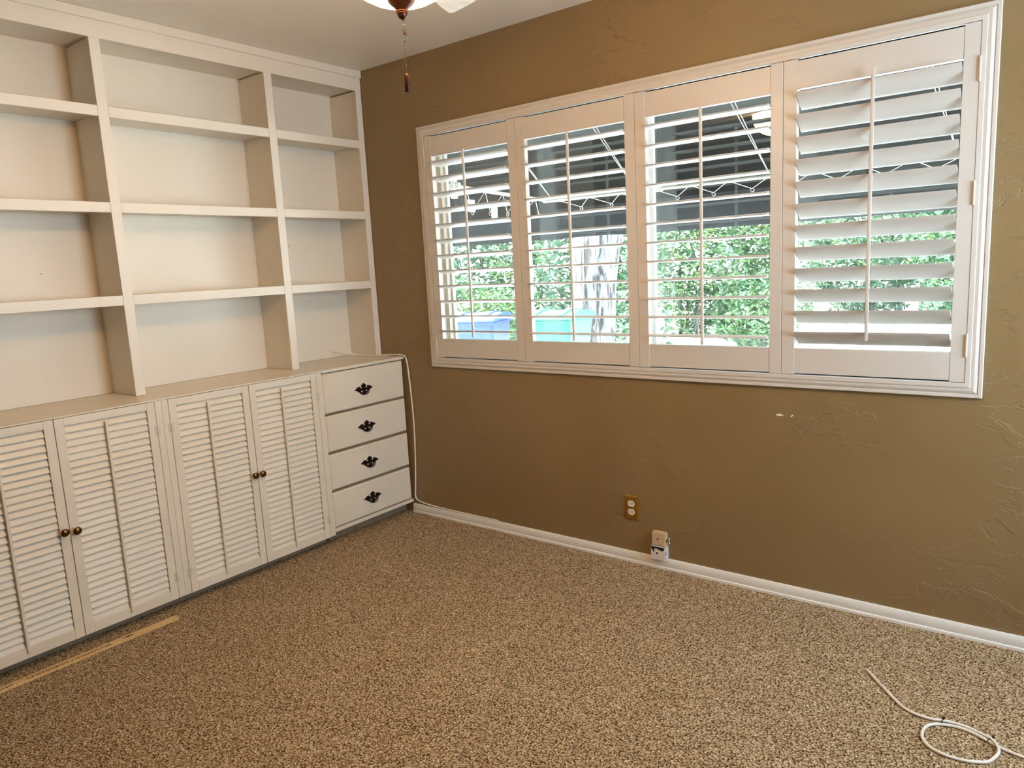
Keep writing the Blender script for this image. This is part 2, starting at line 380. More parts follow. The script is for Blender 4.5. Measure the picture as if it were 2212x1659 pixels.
# ------------------------------------------------------------------ plantation shutters
PY0, PY1 = -0.0185, 0.0095
OZ0, OZ1 = 1.0058, 1.9329
panels = [ # outer x0, opening x0, opening x1, outer x1, tilt degrees, label
    (0.2795, 0.3248, 0.8124, 0.8583, 11.0, 'white plantation shutter panel hung beside the bookcase, louvers tipped slightly, blue bin behind it', 'left'),
    (0.8597, 0.9087, 1.4250, 1.4720, 2.5, 'white plantation shutter panel with level louvers in front of the tree trunk', 'left2'),
    (1.4732, 1.5199, 2.0273, 2.0714, 0.5, 'white plantation shutter panel with level louvers between the trunk panel and the steeply tilted panel', 'mid'),
    (2.0730, 2.1205, 2.6263, 2.6708, 37.0, 'white plantation shutter panel with steeply tilted half-closed louvers', 'right')]
lens = []
for i in range(16):
    a = 2*math.pi*i/16
    lens.append((0.0445*math.cos(a), 0.0056*math.sin(a)*(1.0 if abs(math.cos(a)) < 0.95 else 0.9)))
NL = 12; PITCHZ = (OZ1-OZ0)/NL; PIV = (PY0+PY1)/2
for pi, (x0, o0, o1, x1, tilt, lab, side) in enumerate(panels):
    t = thing('plantation_shutter', ((x0+x1)/2, PIV, IZ0+0.001), lab, 'shutter', 'shutter panels of the window')
    for a, b_ in ((x0, o0), (o1, x1)):
        obj('stile', bx(a, b_, PY0, PY1, IZ0+0.0015, IZ1-0.0015), M['shutter'], t, bevel=0.0012, seg=1)
    obj('top_rail', bx(o0, o1, PY0+0.001, PY1-0.001, OZ1, IZ1-0.0078), M['shutter'], t, bevel=0.0012, seg=1)
    obj('bottom_rail', bx(o0, o1, PY0+0.001, PY1-0.001, IZ0+0.0065, OZ0), M['shutter'], t, bevel=0.0012, seg=1)
    L = o1-o0-0.005
    me, _ = mesh_of('louver', MB().prism(lens, 'x', -L/2, L/2), M['shutter'], smooth=0.9, origin=Vector((0, 0, 0)))
    ang = math.radians(tilt)
    for i in range(NL):
        z = OZ0+PITCHZ*(i+0.5)
        place('louver', me, ((o0+o1)/2, PIV, z), t, rot=(-ang+math.radians(random.uniform(-0.6, 0.6)), 0, 0))
    # tilt rod in front of the louver edges
    ex, ez = 0.0445*math.cos(ang), 0.0445*math.sin(ang)
    yr = PIV-ex-0.002; cxm = (o0+o1)/2
    zt = OZ0+PITCHZ*(NL-0.5)+ez+0.032; zb = OZ0+PITCHZ*0.5+ez-0.030
    rod = obj('tilt_rod', bx(cxm-0.0055, cxm+0.0055, yr-0.011, yr, zb, zt), M['shutter'], t, bevel=0.0025, seg=2)
    sme, _ = mesh_of('staple', bx(-0.0012, 0.0012, -0.0005, 0.006, -0.001, 0.001), M['chrome'], origin=Vector((0, 0, 0)))
    for i in range(NL): place('staple', sme, (cxm, yr, OZ0+PITCHZ*(i+0.5)+ez), rod)
    if pi in (0, 3):
        hx = x0-0.001 if pi == 0 else x1+0.001
        for z in ((1.895, 1.52, 1.03) if pi == 3 else (1.945, 1.47, 0.985)):
            h = MB().lathe([(0.0033, -0.038), (0.0033, -0.0135), (0.0028, -0.013), (0.0033, -0.0125), (0.0033, 0.0125), (0.0028, 0.013), (0.0033, 0.0135), (0.0033, 0.038)], (hx, PY0-0.0035, z), 10)
            h.box(hx-0.008 if pi == 3 else hx, hx if pi == 3 else hx+0.008, PY0-0.0012, PY0-0.0002, z-0.036, z+0.036)
            obj('hinge', h, M['hinge'], t)

# ------------------------------------------------------------------ built-in: bookcase over louvered cabinets
XU, XB = -0.1767, -0.3992
YA0, YA1, YB0, YB1, YS = -1.3911, -1.3497, -0.6055, -0.5637, -0.0404
YL0, YL1 = -2.1770, -2.1356
OT, CT = 2.3355, 0.9004
SH = [(2.0783, 2.0368), (1.7019, 1.6611), (1.3256, 1.2843)]
FT = 0.019                                            # face-frame thickness
bc = thing('built_in_bookcase', (XB, (YL0)/2, CT), 'white painted built-in open bookcase above the louvered cabinets, reaching the ceiling', 'bookcase')
WG = -0.0025                                          # scribe gap to the plaster
for a, b_ in ((YL1, YA0), (YA1, YB0), (YB1, YS)):
    obj('back_panel', bx(XB-0.014, XB, a-0.02, b_+0.02, CT+0.001, H-0.015), M['paint'], bc)
for a, b_ in ((YL0, YL1), (YA0, YA1), (YB0, YB1), (YS, WG)):
    ins = 0.004
    lo = a+ins if a != YL0 else a
    hi = b_-ins if a != YS else b_
    dv = obj('divider', bx(XB+0.0005, XU-FT, lo, hi, CT+0.001, OT), M['paint'], bc)
    obj('stile', bx(XU-FT+0.0003, XU, a, b_, CT+0.001, OT), M['paint'], dv, bevel=0.0012, seg=1)
for a, b_ in ((YL1, YA0), (YA1, YB0), (YB1, YS)):
    for zt, zb in SH:
        s_ = obj('shelf', bx(XB+0.0005, XU-FT-0.0003, a+0.0002-0.0035, b_-0.0002+0.0035, zt-0.028, zt-0.0006), M['paint'], bc)
        obj('edge_strip', bx(XU-FT, XU-0.0006, a+0.0004, b_-0.0004, zb, zt), M['paint'], s_, bevel=0.0012, seg=1)
obj('top_panel', bx(XB+0.0005, XU-FT-0.0003, YL0, WG, OT+0.008, OT+0.025), M['paint'], bc)
obj('top_rail', bx(XU-FT, XU, YL0, WG, OT+0.0003, H-0.001), M['paint'], bc, bevel=0.001, seg=1)
cp = [(XU+0.0003, 2.4029), (XU+0.0098, 2.4029), (XU+0.0108, 2.4040), (XU+0.0108, H-0.0012), (XU+0.0003, H-0.0012)]
obj('crown_strip', MB().prism(cp, 'y', YL0, WG), M['paint'], bc)
gs = MB().lathe([(0.0165, 0.0), (0.0165, 0.003), (0.0135, 0.006), (0.006, 0.0065), (0.006, 0.004)], (XB, -0.1697, 0.9316), 24, axis='x', close=False)
obj('grommet', gs, M['ivory'], bc, smooth=0.6)

# nail marks and scars on the bookcase (real little nicks)
for (x, y, z, a, b_) in ((XB, -0.395, 1.532, 0.002, 0.008), (XB, -0.372, 1.534, 0.0012, 0.003), (XB, -0.80, 1.375, 0.002, 0.002), (XB, -1.60, 1.43, 0.004, 0.002)):
    obj('nick', MB().prism([(y-a, z-b_), (y+a, z-b_*0.6), (y+a*0.5, z+b_), (y-a*0.6, z+b_*0.7)], 'x', x+0.0001, x+0.0007), M['toe'], bc)

# worktop
wtp = obj('worktop', MB().prism([(XB+0.001, CT-0.006), (0.0, CT-0.006), (0.0018, CT-0.0045), (0.0018, CT-0.002), (0.0, CT), (XB+0.001, CT)], 'y', YL0, WG), M['cab'])
tag(wtp, 'long cream worktop ledge between the open bookcase and the cabinets below', 'worktop')
obj('front_lip', bx(-0.0190, 0.0030, -0.567, WG, CT-0.0150, CT-0.0001), M['cab'], wtp, bevel=0.0015)

def carcass(t, y0, y1, zb):
    m = MB()
    m.box(XB, -0.0225, y0, y0+0.018, zb, CT-0.0068).box(XB, -0.0225, y1-0.018, y1, zb, CT-0.0068).box(XB, -0.0225, y0+0.018, y1-0.018, zb, zb+0.018).box(XB, XB+0.01, y0+0.018, y1-0.018, zb+0.018, CT-0.0068)
    obj('carcass', m, M['dark_in'], t)
    obj('toe_kick', bx(-0.080, -0.062, y0, y1, 0.001, zb-0.0005), M['toe'], t)
DZ0, DZ1_, DTH = 0.0430, 0.8930, 0.0205
NS = 29
sl = []
for i in range(12):
    a = 2*math.pi*i/12; c_, s_ = math.cos(a), math.sin(a)
    sl.append((0.0170*math.copysign(abs(c_)**0.5, c_), 0.0026*math.copysign(abs(s_)**0.6, s_)))
def louver_door(parent, y0, y1, rod_y, knob_y, knob_z, hinge_right, seed):
    rnd = random.Random(seed)
    sw = 0.0330
    f = MB()
    f.box(-DTH, 0, y0, y0+sw, DZ0, DZ1_).box(-DTH, 0, y1-sw, y1, DZ0, DZ1_)
    dr = obj('door', f, M['cab'], parent, bevel=0.0012, seg=1)
    oz0, oz1 = 0.0835, 0.8625
    obj('rail', bx(-DTH+0.0005, -0.0006, y0+sw+0.0002, y1-sw-0.0002, oz1, DZ1_-0.0003), M['cab'], dr, bevel=0.0008, seg=1)
    obj('rail', bx(-DTH+0.0005, -0.0006, y0+sw+0.0002, y1-sw-0.0002, DZ0+0.0003, oz0), M['cab'], dr, bevel=0.0008, seg=1)
    L = (y1-y0)-2*sw-0.003
    me, _ = mesh_of('slat', MB().prism(sl, 'y', -L/2, L/2), M['cab'], smooth=0.9, origin=Vector((0, 0, 0)))
    p = (oz1-oz0)/NS
    drift = rnd.uniform(-2, 2)
    for i in range(NS):
        a = math.radians(65+drift+rnd.uniform(-3.5, 3.5)+2.5*math.sin(i*0.7+seed))
        place('slat', me, (-0.0112, (y0+y1)/2, oz0+p*(i+0.5)), dr, rot=(0, a, 0))
    obj('tilt_rod', bx(-0.0015, 0.0075, rod_y-0.0048, rod_y+0.0048, 0.064, 0.852), M['cab'], dr, bevel=0.0015, seg=1)
    kn = MB().lathe([(0.0062, 0.0), (0.0062, 0.009), (0.0088, 0.0125), (0.0140, 0.0160), (0.0152, 0.0190), (0.0138, 0.0220), (0.0080, 0.0248), (0.0003, 0.0256)], (0.0002, knob_y, knob_z), 24, axis='x', close=False)
    obj('knob', kn, M['brass_dark'], dr, smooth=1.2)
    hy = y1 if hinge_right else y0
    for z in (0.774, 0.138):
        h = MB().box(0.0002, 0.0014, hy-0.011, hy+0.011, z-0.019, z+0.019)
        h.lathe([(0.0028, -0.019), (0.0028, 0.019)], (0.0030, hy, z), 8)
        for sy in (-0.007, 0.007):
            for sz in (-0.012, 0.012): h.lathe([(0.0018, 0.0012), (0.0010, 0.0022)], (0.0002, hy+sy, z+sz), 8, axis='x')
        obj('hinge', h, M['hinge'], dr)
    return dr
c1 = thing('louvered_cabinet', (XB, -1.78, 0.0), 'cream louvered double-door cabinet next to the wooden yardstick, brass knobs', 'cabinet', 'louvered cabinets')
carcass(c1, YL0, -1.3775, 0.0430)
louver_door(c1, -2.1530, -1.7805, -1.9715, -1.8020, 0.4690, False, 1)
louver_door(c1, -1.7780, -1.4055, -1.6000, -1.7598, 0.4630, True, 2)
obj('face_stile', bx(-0.0215, -0.0005, -1.4040, -1.3770, 0.0440, CT-0.0063), M['cab'], c1, bevel=0.001, seg=1)
obj('face_stile', bx(-0.0215, -0.0005, YL0, -2.1545, 0.0440, CT-0.0063), M['cab'], c1, bevel=0.001, seg=1)
c2 = thing('louvered_cabinet', (XB, -0.975, 0.0), 'cream louvered double-door cabinet adjoining the chest of four drawers, brass knobs', 'cabinet', 'louvered cabinets')
carcass(c2, -1.3765, -0.586, 0.0430)
louver_door(c2, -1.3480, -0.9755, -1.1775, -0.9960, 0.4760, False, 3)
louver_door(c2, -0.9730, -0.6015, -0.8060, -0.9580, 0.4750, True, 4)
obj('face_stile', bx(-0.0215, -0.0005, -1.3765, -1.3495, 0.0440, CT-0.0063), M['cab'], c2, bevel=0.001, seg=1)
obj('face_stile', bx(-0.0215, -0.0005, -0.6000, -0.5685, 0.0440, CT-0.0063), M['cab'], c2, bevel=0.001, seg=1)

dc = thing('drawer_chest', (XB, -0.29, 0.0), 'cream chest of four drawers with black bat-wing pulls in the room corner', 'drawers')
carcass(dc, -0.5675, WG-0.001, 0.0581)
obj('bottom_rail', bx(-0.0215, -0.001, -0.5675, WG-0.001, 0.0585, 0.0765), M['cab'], dc, bevel=0.001, seg=1)
# bat-wing pull outline (half, mirrored): (y, z) in millimetres
half = [(0, 27), (8, 20), (13, 16), (12.5, 13), (10.0, 11), (9.0, 8), (10.5, 5), (13.5, 4.5), (15.5, 7), (16.5, 11), (19.5, 14), (25, 11.5), (28, 13), (31, 9.5), (34, 8.5), (36.5, 5), (42, 3.2), (44, 0.5), (40, -1.5), (35, -3.5), (31, -5), (27, -10), (22, -11), (20.5, -12.5), (18.5, -17), (14, -20.5), (8, -22.5), (4, -26), (0, -28)]
PSY, PSZ = 1.42, 1.20
outline = [(y*0.001*PSY, z*0.001*PSZ) for y, z in half] + [(-y*0.001*PSY, z*0.001*PSZ) for y, z in half[-2:0:-1]]
def pull(parent, y, z):
    m = MB().prism([(y+a, z+b_) for a, b_ in outline], 'x', 0.0004, 0.0030)
    pl_ = obj('drawer_pull', m, M['black_iron'], parent, bevel=0.0005, seg=1)
    # crescent cut-outs read as paint showing through the plate; swinging bail in front
    for s in (-1, 1):
        cr_ = []
        for i in range(9):
            a = math.radians(200+i*18); cr_.append((0.0076*math.cos(a), 0.0068*math.sin(a)))
        for i in range(9):
            a = math.radians(344-i*18); cr_.append((0.0048*math.cos(a)+0.0002, 0.0045*math.sin(a)+0.0012))
        c_ = MB().prism([(y+s*0.0150+s*p, z-0.0070+q) for p, q in cr_], 'x', 0.0031, 0.0035)
        obj('crescent', c_, M['cab'], pl_)
    bail = crom([(0.004, y-0.030, z-0.002), (0.011, y-0.0285, z-0.010), (0.015, y-0.019, z-0.0225), (0.016, y, z-0.0275), (0.015, y+0.019, z-0.0225), (0.011, y+0.0285, z-0.010), (0.004, y+0.030, z-0.002)], 5)
    obj('bail', MB().tube(bail, 0.0024, 8), M['black_iron'], pl_, smooth=1.2)
dz = [(0.6768, 0.8790), (0.4798, 0.6642), (0.2805, 0.4644), (0.0828, 0.2648)]
hz = [0.7660, 0.5665, 0.3705, 0.1735]
for (z0, z1), zp in zip(dz, hz):
    y0, y1 = -0.5660, -0.0150
    m = MB()
    e = 0.006
    m.v += [(-0.019, y0, z0), (-0.019, y1, z0), (-0.019, y1, z1), (-0.019, y0, z1), (-0.006, y0, z0), (-0.006, y1, z0), (-0.006, y1, z1), (-0.006, y0, z1), (0, y0+e, z0+e), (0, y1-e, z0+e), (0, y1-e, z1-e), (0, y0+e, z1-e)]
    m.f += [(0, 3, 2, 1), (0, 1, 5, 4), (1, 2, 6, 5), (2, 3, 7, 6), (3, 0, 4, 7), (4, 5, 9, 8), (5, 6, 10, 9), (6, 7, 11, 10), (7, 4, 8, 11), (8, 9, 10, 11)]
    dr = obj('drawer', m, M['cab'], dc)
    pull(dr, -0.3060, zp)
obj('front_frame', MB().box(-0.0222, -0.0205, -0.5675, WG-0.001, 0.0770, CT-0.0160), M['toe'], dc)

# ------------------------------------------------------------------ white cable along the ledge, corner and skirting
path = [(-0.396, -0.1697, 0.9316), (-0.37, -0.160, 0.934), (-0.34, -0.130, 0.925), (-0.31, -0.090, 0.911), (-0.26, -0.074, 0.906), (-0.205, -0.056, 0.9055), (-0.160, -0.045, 0.9060), (-0.125, -0.026, 0.9075),
        (-0.08, -0.014, 0.9085), (-0.02, -0.011, 0.9085), (0.012, -0.009, 0.905), (0.028, -0.008, 0.880), (0.036, -0.008, 0.82), (0.044, -0.007, 0.70), (0.048, -0.006, 0.55), (0.044, -0.006, 0.40), (0.034, -0.006, 0.25), (0.024, -0.006, 0.15), (0.020, -0.007, 0.105), (0.030, -0.008, 0.078),
        (0.07, -0.008, 0.066), (0.15, -0.006, 0.058), (0.25, -0.005, 0.0545), (0.45, -0.0045, 0.0535), (0.62, -0.0045, 0.0535)]
cbl = tag(obj('coaxial_cable', MB().tube(crom(path, 6), 0.0042, 8), M['cable'], smooth=1.5), 'white cable running from the shelf ledge down the corner onto the skirting', 'cable')
for p in ((-0.30, -0.084, 0.910), (-0.02, -0.011, 0.9095)):
    obj('cable_clip', bx(p[0]-0.004, p[0]+0.004, p[1]-0.006, p[1]+0.006, p[2]-0.004, p[2]+0.0055), M['ivory'], cbl, bevel=0.0015)

# ------------------------------------------------------------------ brass outlet
ot = thing('wall_outlet', (1.4070, 0.0, 0.1990), 'brass duplex wall outlet plate with two ivory sockets', 'outlet')
px0, px1, pz0, pz1 = 1.3715, 1.4430, 0.1997, 0.3142
m = MB(); e = 0.005
m.v += [(px0, -0.0003, pz0), (px1, -0.0003, pz0), (px1, -0.0003, pz1), (px0, -0.0003, pz1), (px0, -0.0012, pz0), (px1, -0.0012, pz0), (px1, -0.0012, pz1), (px0, -0.0012, pz1), (px0+e, -0.0060, pz0+e), (px1-e, -0.0060, pz0+e), (px1-e, -0.0060, pz1-e), (px0+e, -0.0060, pz1-e)]
m.f += [(0, 3, 2, 1), (0, 1, 5, 4), (1, 2, 6, 5), (2, 3, 7, 6), (3, 0, 4, 7), (4, 5, 9, 8), (5, 6, 10, 9), (6, 7, 11, 10), (7, 4, 8, 11), (8, 9, 10, 11)]
obj('cover_plate', m, M['brass'], ot)
xc, zc = (px0+px1)/2, (pz0+pz1)/2
for s in (1, -1):
    zz = zc+s*0.0195; poly = []
    for i in range(28):
        a = 2*math.pi*i/28; poly.append((xc+0.0172*math.cos(a), zz+max(-0.0143, min(0.0143, 0.0172*math.sin(a)))))
    so = obj('socket', MB().prism(poly, 'y', -0.0085, -0.0061), M['ivory'], ot, bevel=0.0008, seg=1)
    for dx in (-0.0064, 0.0064): obj('slot', bx(xc+dx-0.0011, xc+dx+0.0011, -0.0088, -0.0086, zz-0.001, zz+0.0072), M['black'], so)
obj('screw', MB().lathe([(0.0032, 0.0), (0.0032, -0.0015), (0.0018, -0.0022)], (xc, -0.0061, zc), 12, axis='y'), M['brass_dark'], ot)
# ------------------------------------------------------------------ phone jacks
jk = thing('phone_jack', (1.553, 0.0, 0.1105), 'beige surface-mount phone jack box on the wall below the outlet', 'phone jack')
jb = obj('housing', bx(1.5180, 1.5840, -0.0300, -0.0004, 0.1120, 0.1735), M['beige_plastic'], jk, bevel=0.0030)
obj('screw', MB().lathe([(0.0042, 0.0), (0.0042, -0.0006), (0.0026, -0.0010), (0.0026, -0.0003)], (1.5480, -0.0301, 0.1430), 14, axis='y'), M['brass_dark'], jb)
obj('port', bx(1.5841, 1.5846, -0.0215, -0.0095, 0.128, 0.143), M['black'], jb)
obj('release_clip', MB().tube([(1.588, -0.004, 0.150), (1.592, -0.006, 0.142), (1.590, -0.006, 0.130), (1.593, -0.006, 0.121)], 0.0022, 6), M['jack_white'], jb)
jw = thing('phone_jack', (1.553, 0.0, 0.0470), 'white surface-mount jack box with black smears, set on the skirting under the beige box', 'phone jack')
jwb = obj('housing', bx(1.5150, 1.5850, -0.0340, -0.0118, 0.0475, 0.1110), M['jack_white'], jw, bevel=0.0018)
obj('backplate', bx(1.516, 1.584, -0.0116, -0.0004, 0.0515, 0.1105), M['jack_white'], jw)
obj('screw', MB().lathe([(0.0046, 0.0), (0.0046, -0.0006), (0.0028, -0.0010), (0.0028, -0.0003)], (1.5455, -0.0341, 0.0790), 14, axis='y'), M['black_iron'], jwb)
obj('smear', MB().prism([(1.517, 0.109), (1.581, 0.109), (1.580, 0.100), (1.572, 0.091), (1.562, 0.093), (1.549, 0.098), (1.538, 0.101), (1.533, 0.098), (1.532, 0.088), (1.530, 0.079), (1.526, 0.086), (1.520, 0.094), (1.517, 0.098)], 'y', -0.03425, -0.0341), M['black'], jwb)
obj('smear', MB().prism([(-0.033, 0.078), (-0.028, 0.088), (-0.024, 0.092), (-0.023, 0.084), (-0.027, 0.074), (-0.031, 0.070)], 'x', 1.5851, 1.5853), M['black'], jwb)

# paint chips on the plaster and little nail holes
for (x, z, pts) in ((2.064, 0.7415, [(-15, -2), (-9, 4), (-3, 2.5), (0, 5), (4, 3.5), (13, -1), (12, -4), (6, -2), (0, -4.5), (-5, -2), (-12, -4)]), (2.110, 0.7425, [(-7, -3), (-2, 0), (2, 4), (6, 3), (3, -1), (1, -4), (-4, -4.5)])):
    o = obj('plaster_chip', MB().prism([(x+a*0.001, z+b_*0.001) for a, b_ in pts], 'y', -0.0014, -0.0002), M['chip'])
    tag(o, 'larger white bare-plaster chip on the tan wall below the shutters' if x < 2.1 else 'smaller white bare-plaster chip on the tan wall below the shutters', 'paint chip')
for i, (x, z) in enumerate(((0.3786, 2.1659), (0.1511, 2.0079), (0.033, 1.349))):
    o = obj('nail_hole', MB().lathe([(0.0036, -0.0002), (0.0022, -0.0008)], (x, 0.0, z), 9, axis='y'), M['black'])
    tag(o, ['dark nail hole in the tan wall above the window corner', 'dark nail hole in the tan wall between bookcase top and window', 'dark nail hole in the tan wall halfway up beside the bookcase'][i], 'nail hole')

# ------------------------------------------------------------------ things on the carpet
ys = thing('yardstick', (0.083, -1.93, 0.0), 'wooden yardstick with dark print lying on the carpet along the cabinets', 'ruler')
A = Vector((0.0810, -1.4640, 0)); B = Vector((0.0675, -2.3784, 0)); dv_ = (B-A).normalized(); pv = Vector((-dv_.y, dv_.x, 0))
if pv.x < 0: pv = -pv
wdt = 0.0205
q = [A+pv*wdt, A-pv*wdt, B-pv*wdt, B+pv*wdt]
obj('stick', MB().prism([(p.x, p.y) for p in q], 'z', 0.0008, 0.0062), M['ruler'], ys, bevel=0.0006, seg=1)
tick = MB()
for i in range(1, 36):
    for s_ in (1, ):
        c = A+dv_*(0.0254*i); l = 0.010 if i % 6 else 0.014
        a0 = c+pv*wdt*0.98; a1 = c+pv*(wdt-l)
        tick.prism([tuple((a0+dv_*0.0006)[:2]), tuple((a0-dv_*0.0006)[:2]), tuple((a1-dv_*0.0006)[:2]), tuple((a1+dv_*0.0006)[:2])], 'z', 0.00625, 0.00635)
obj('graduation', tick, M['bronze'], ys)
def text_part(body, size, pos, parent, stretch=1.0):
    cu = bpy.data.curves.new('print', 'FONT'); cu.body = body; cu.size = size; cu.extrude = 0.00004; cu.offset = 0.0004
    to = bpy.data.objects.new('print', cu); COL.objects.link(to)
    bpy.context.view_layer.update()
    me = bpy.data.meshes.new_from_object(to.evaluated_get(bpy.context.evaluated_depsgraph_get()))
    COL.objects.unlink(to); bpy.data.objects.remove(to)
    me.transform(Matrix.Diagonal((stretch, 1, 1, 1)))
    me.materials.clear(); me.materials.append(M['black'])
    # reads along the stick from the corner end towards the room, letters standing towards the room side
    ang = math.atan2(dv_.y, dv_.x)
    o = place('print', me, pos, parent, rot=(0, 0, ang))
    return o
pos = A+dv_*0.262-pv*0.004; text_part('BROADWAY CHEVROLET', 0.0155, (pos.x, pos.y, 0.0063), ys, 1.62)
pos = A+dv_*0.590-pv*0.003; text_part('SERVICE SALES  PARTS', 0.0115, (pos.x, pos.y, 0.0063), ys, 1.5)
bt = []
for a, b_ in ((-0.030, 0), (-0.012, 0.003), (-0.010, 0.0055), (0.010, 0.0055), (0.012, 0.003), (0.030, 0), (0.012, -0.003), (0.010, -0.0055), (-0.010, -0.0055), (-0.012, -0.003)):
    p = A+dv_*(0.192+a)+pv*(b_-0.004); bt.append((p.x, p.y))
obj('emblem', MB().prism(bt, 'z', 0.00625, 0.00635), M['black'], ys)

fl = [(2.478,-0.406),(2.516,-0.454),(2.549,-0.495),(2.580,-0.532),(2.603,-0.557),(2.630,-0.574),(2.658,-0.581),(2.688,-0.580),(2.711,-0.5745),(2.742,-0.569),(2.774,-0.572),(2.801,-0.581),(2.827,-0.597),(2.846,-0.622),(2.8525,-0.651),(2.846,-0.682),(2.833,-0.703),(2.812,-0.719),(2.782,-0.731),(2.743,-0.734),(2.711,-0.726),(2.690,-0.710),(2.676,-0.683),(2.673,-0.653),(2.680,-0.622),(2.696,-0.602),(2.713,-0.5925),(2.743,-0.5835),(2.775,-0.5855),(2.802,-0.595),(2.828,-0.6085),(2.848,-0.6185),(2.878,-0.628),(2.928,-0.636),(3.05,-0.650),(3.22,-0.700),(3.40,-0.800)]
zz = [0.0045]*len(fl)
for i in range(12, 16): zz[i] = 0.0100
for i in range(8, 12): fl[i] = (fl[i][0], fl[i][1]+0.0025)
fc = tag(obj('floor_cable', MB().tube(crom([(x, y, z+0.0004) for (x, y), z in zip(fl, zz)], 6), 0.0044, 10), M['cable'], smooth=1.5), 'white cable with one tied loop lying on the carpet near the window wall', 'cable')
for (x, y, dx, dy) in ((2.7125, -0.5835, 0.1, 1.0), (2.829, -0.603, 0.45, 0.9)):
    n_ = Vector((dx, dy, 0)).normalized()
    loop = []
    for i in range(13):
        a = 2*math.pi*i/12; loop.append((x+n_.x*0.0112*math.cos(a), y+n_.y*0.0112*math.cos(a), 0.0066+0.0062*math.sin(a)))
    m = MB().tube(loop, 0.0013, 6)
    hx_, hy_ = x+n_.x*0.0145, y+n_.y*0.0145
    m.box(hx_-0.0030, hx_+0.0030, hy_-0.0030, hy_+0.0030, 0.007, 0.0150)
    obj('cable_tie', m, M['black'], fc)
th = [(0.657,-1.165,0.003),(0.665,-1.133,0.004),(0.6665,-1.091,0.0045),(0.622,-1.077,0.005),(0.576,-1.076,0.003)]
tag(obj('thread_scrap', MB().tube(crom(th, 5), 0.0011, 6), M['thread'], smooth=1.5), 'short pale bent strand of thread on the open carpet', 'thread')

# ------------------------------------------------------------------ ceiling fan with bowl light
FX, FY = 1.537, -1.384
DZF = -0.028
fan = thing('ceiling_fan', (FX, FY, H), 'ceiling fan with whitewashed blades, glowing glass bowl light and bronze finial', 'ceiling fan')
obj('canopy', MB().lathe([(0.055, 0.0), (0.085, 0.05), (0.088, 0.0985-DZF)], (FX, FY, 2.340+DZF), 32), M['bronze'], fan, smooth=0.7)
obj('motor_housing', MB().lathe([(0.080, 0.0), (0.115, 0.02), (0.120, 0.07), (0.105, 0.115), (0.06, 0.128)], (FX, FY, 2.212+DZF), 32), M['bronze'], fan, smooth=0.7)
ft = MB().lathe([(0.050, 0.0), (0.055, 0.010), (0.060, 0.0225)], (FX, FY, 2.189+DZF), 32)
for k in range(3):
    a = math.radians(30+120*k); ft.tube([(FX+0.04*math.cos(a), FY+0.04*math.sin(a), 2.196+DZF), (FX+0.149*math.cos(a), FY+0.149*math.sin(a), 2.192+DZF)], 0.004, 8)
obj('fitter', ft, M['bronze'], fan, smooth=0.7)
bw = [(0.0005, 2.0800), (0.030, 2.0785), (0.045, 2.0740), (0.060, 2.0730), (0.080, 2.0770), (0.105, 2.0905), (0.128, 2.1120), (0.145, 2.1420), (0.153, 2.1885)]
bowl = MB().lathe([(r, z-2.06) for r, z in bw], (FX, FY, 2.06+DZF), 40, close=False)
obj('glass_bowl', bowl, M['globe'], fan, smooth=1.5)
fin = [(0.0375, 2.0755), (0.0365, 2.0715), (0.029, 2.0645), (0.0205, 2.0570), (0.0150, 2.0510), (0.0138, 2.0490), (0.0155, 2.0480), (0.0155, 2.0465), (0.0130, 2.0455), (0.0128, 2.0440), (0.0150, 2.0430), (0.0150, 2.0415), (0.0125, 2.0405), (0.0118, 2.0360), (0.0085, 2.0310), (0.0030, 2.0280), (0.0005, 2.0278)]
fo = obj('finial', MB().lathe([(r, z-2.02) for r, z in fin], (FX, FY, 2.02+DZF), 28, close=False), M['bronze'], fan, smooth=0.8)
ch = MB(); z = 2.0265+DZF; i = 0
while z > 1.8960+DZF:
    ch.ball((FX+0.0006*i/10, FY-0.0004*i/10, z), 0.00165, 6, 4); z -= 0.0040; i += 1
z = 2.0265+DZF
while z > 1.9720+DZF:
    ch.ball((FX+0.0038, FY+0.0022, z), 0.00165, 6, 4); z -= 0.0040
pc = obj('pull_chain', ch, M['black_iron'], fan, smooth=1.5)
obj('connector', MB().lathe([(0.0028, 0.0), (0.0034, 0.004), (0.0028, 0.008)], (FX+0.0038, FY+0.0022, 1.990+DZF), 10), M['bronze'], pc)
xe, ye = FX+0.0020, FY-0.0013
obj('fob', MB().lathe([(0.0074, -0.0455), (0.0078, -0.044), (0.0076, -0.020), (0.0072, -0.004), (0.0050, 0.0), (0.0015, 0.001)], (xe, ye, 1.8945+DZF), 16), M['bronze'], pc, smooth=0.7)
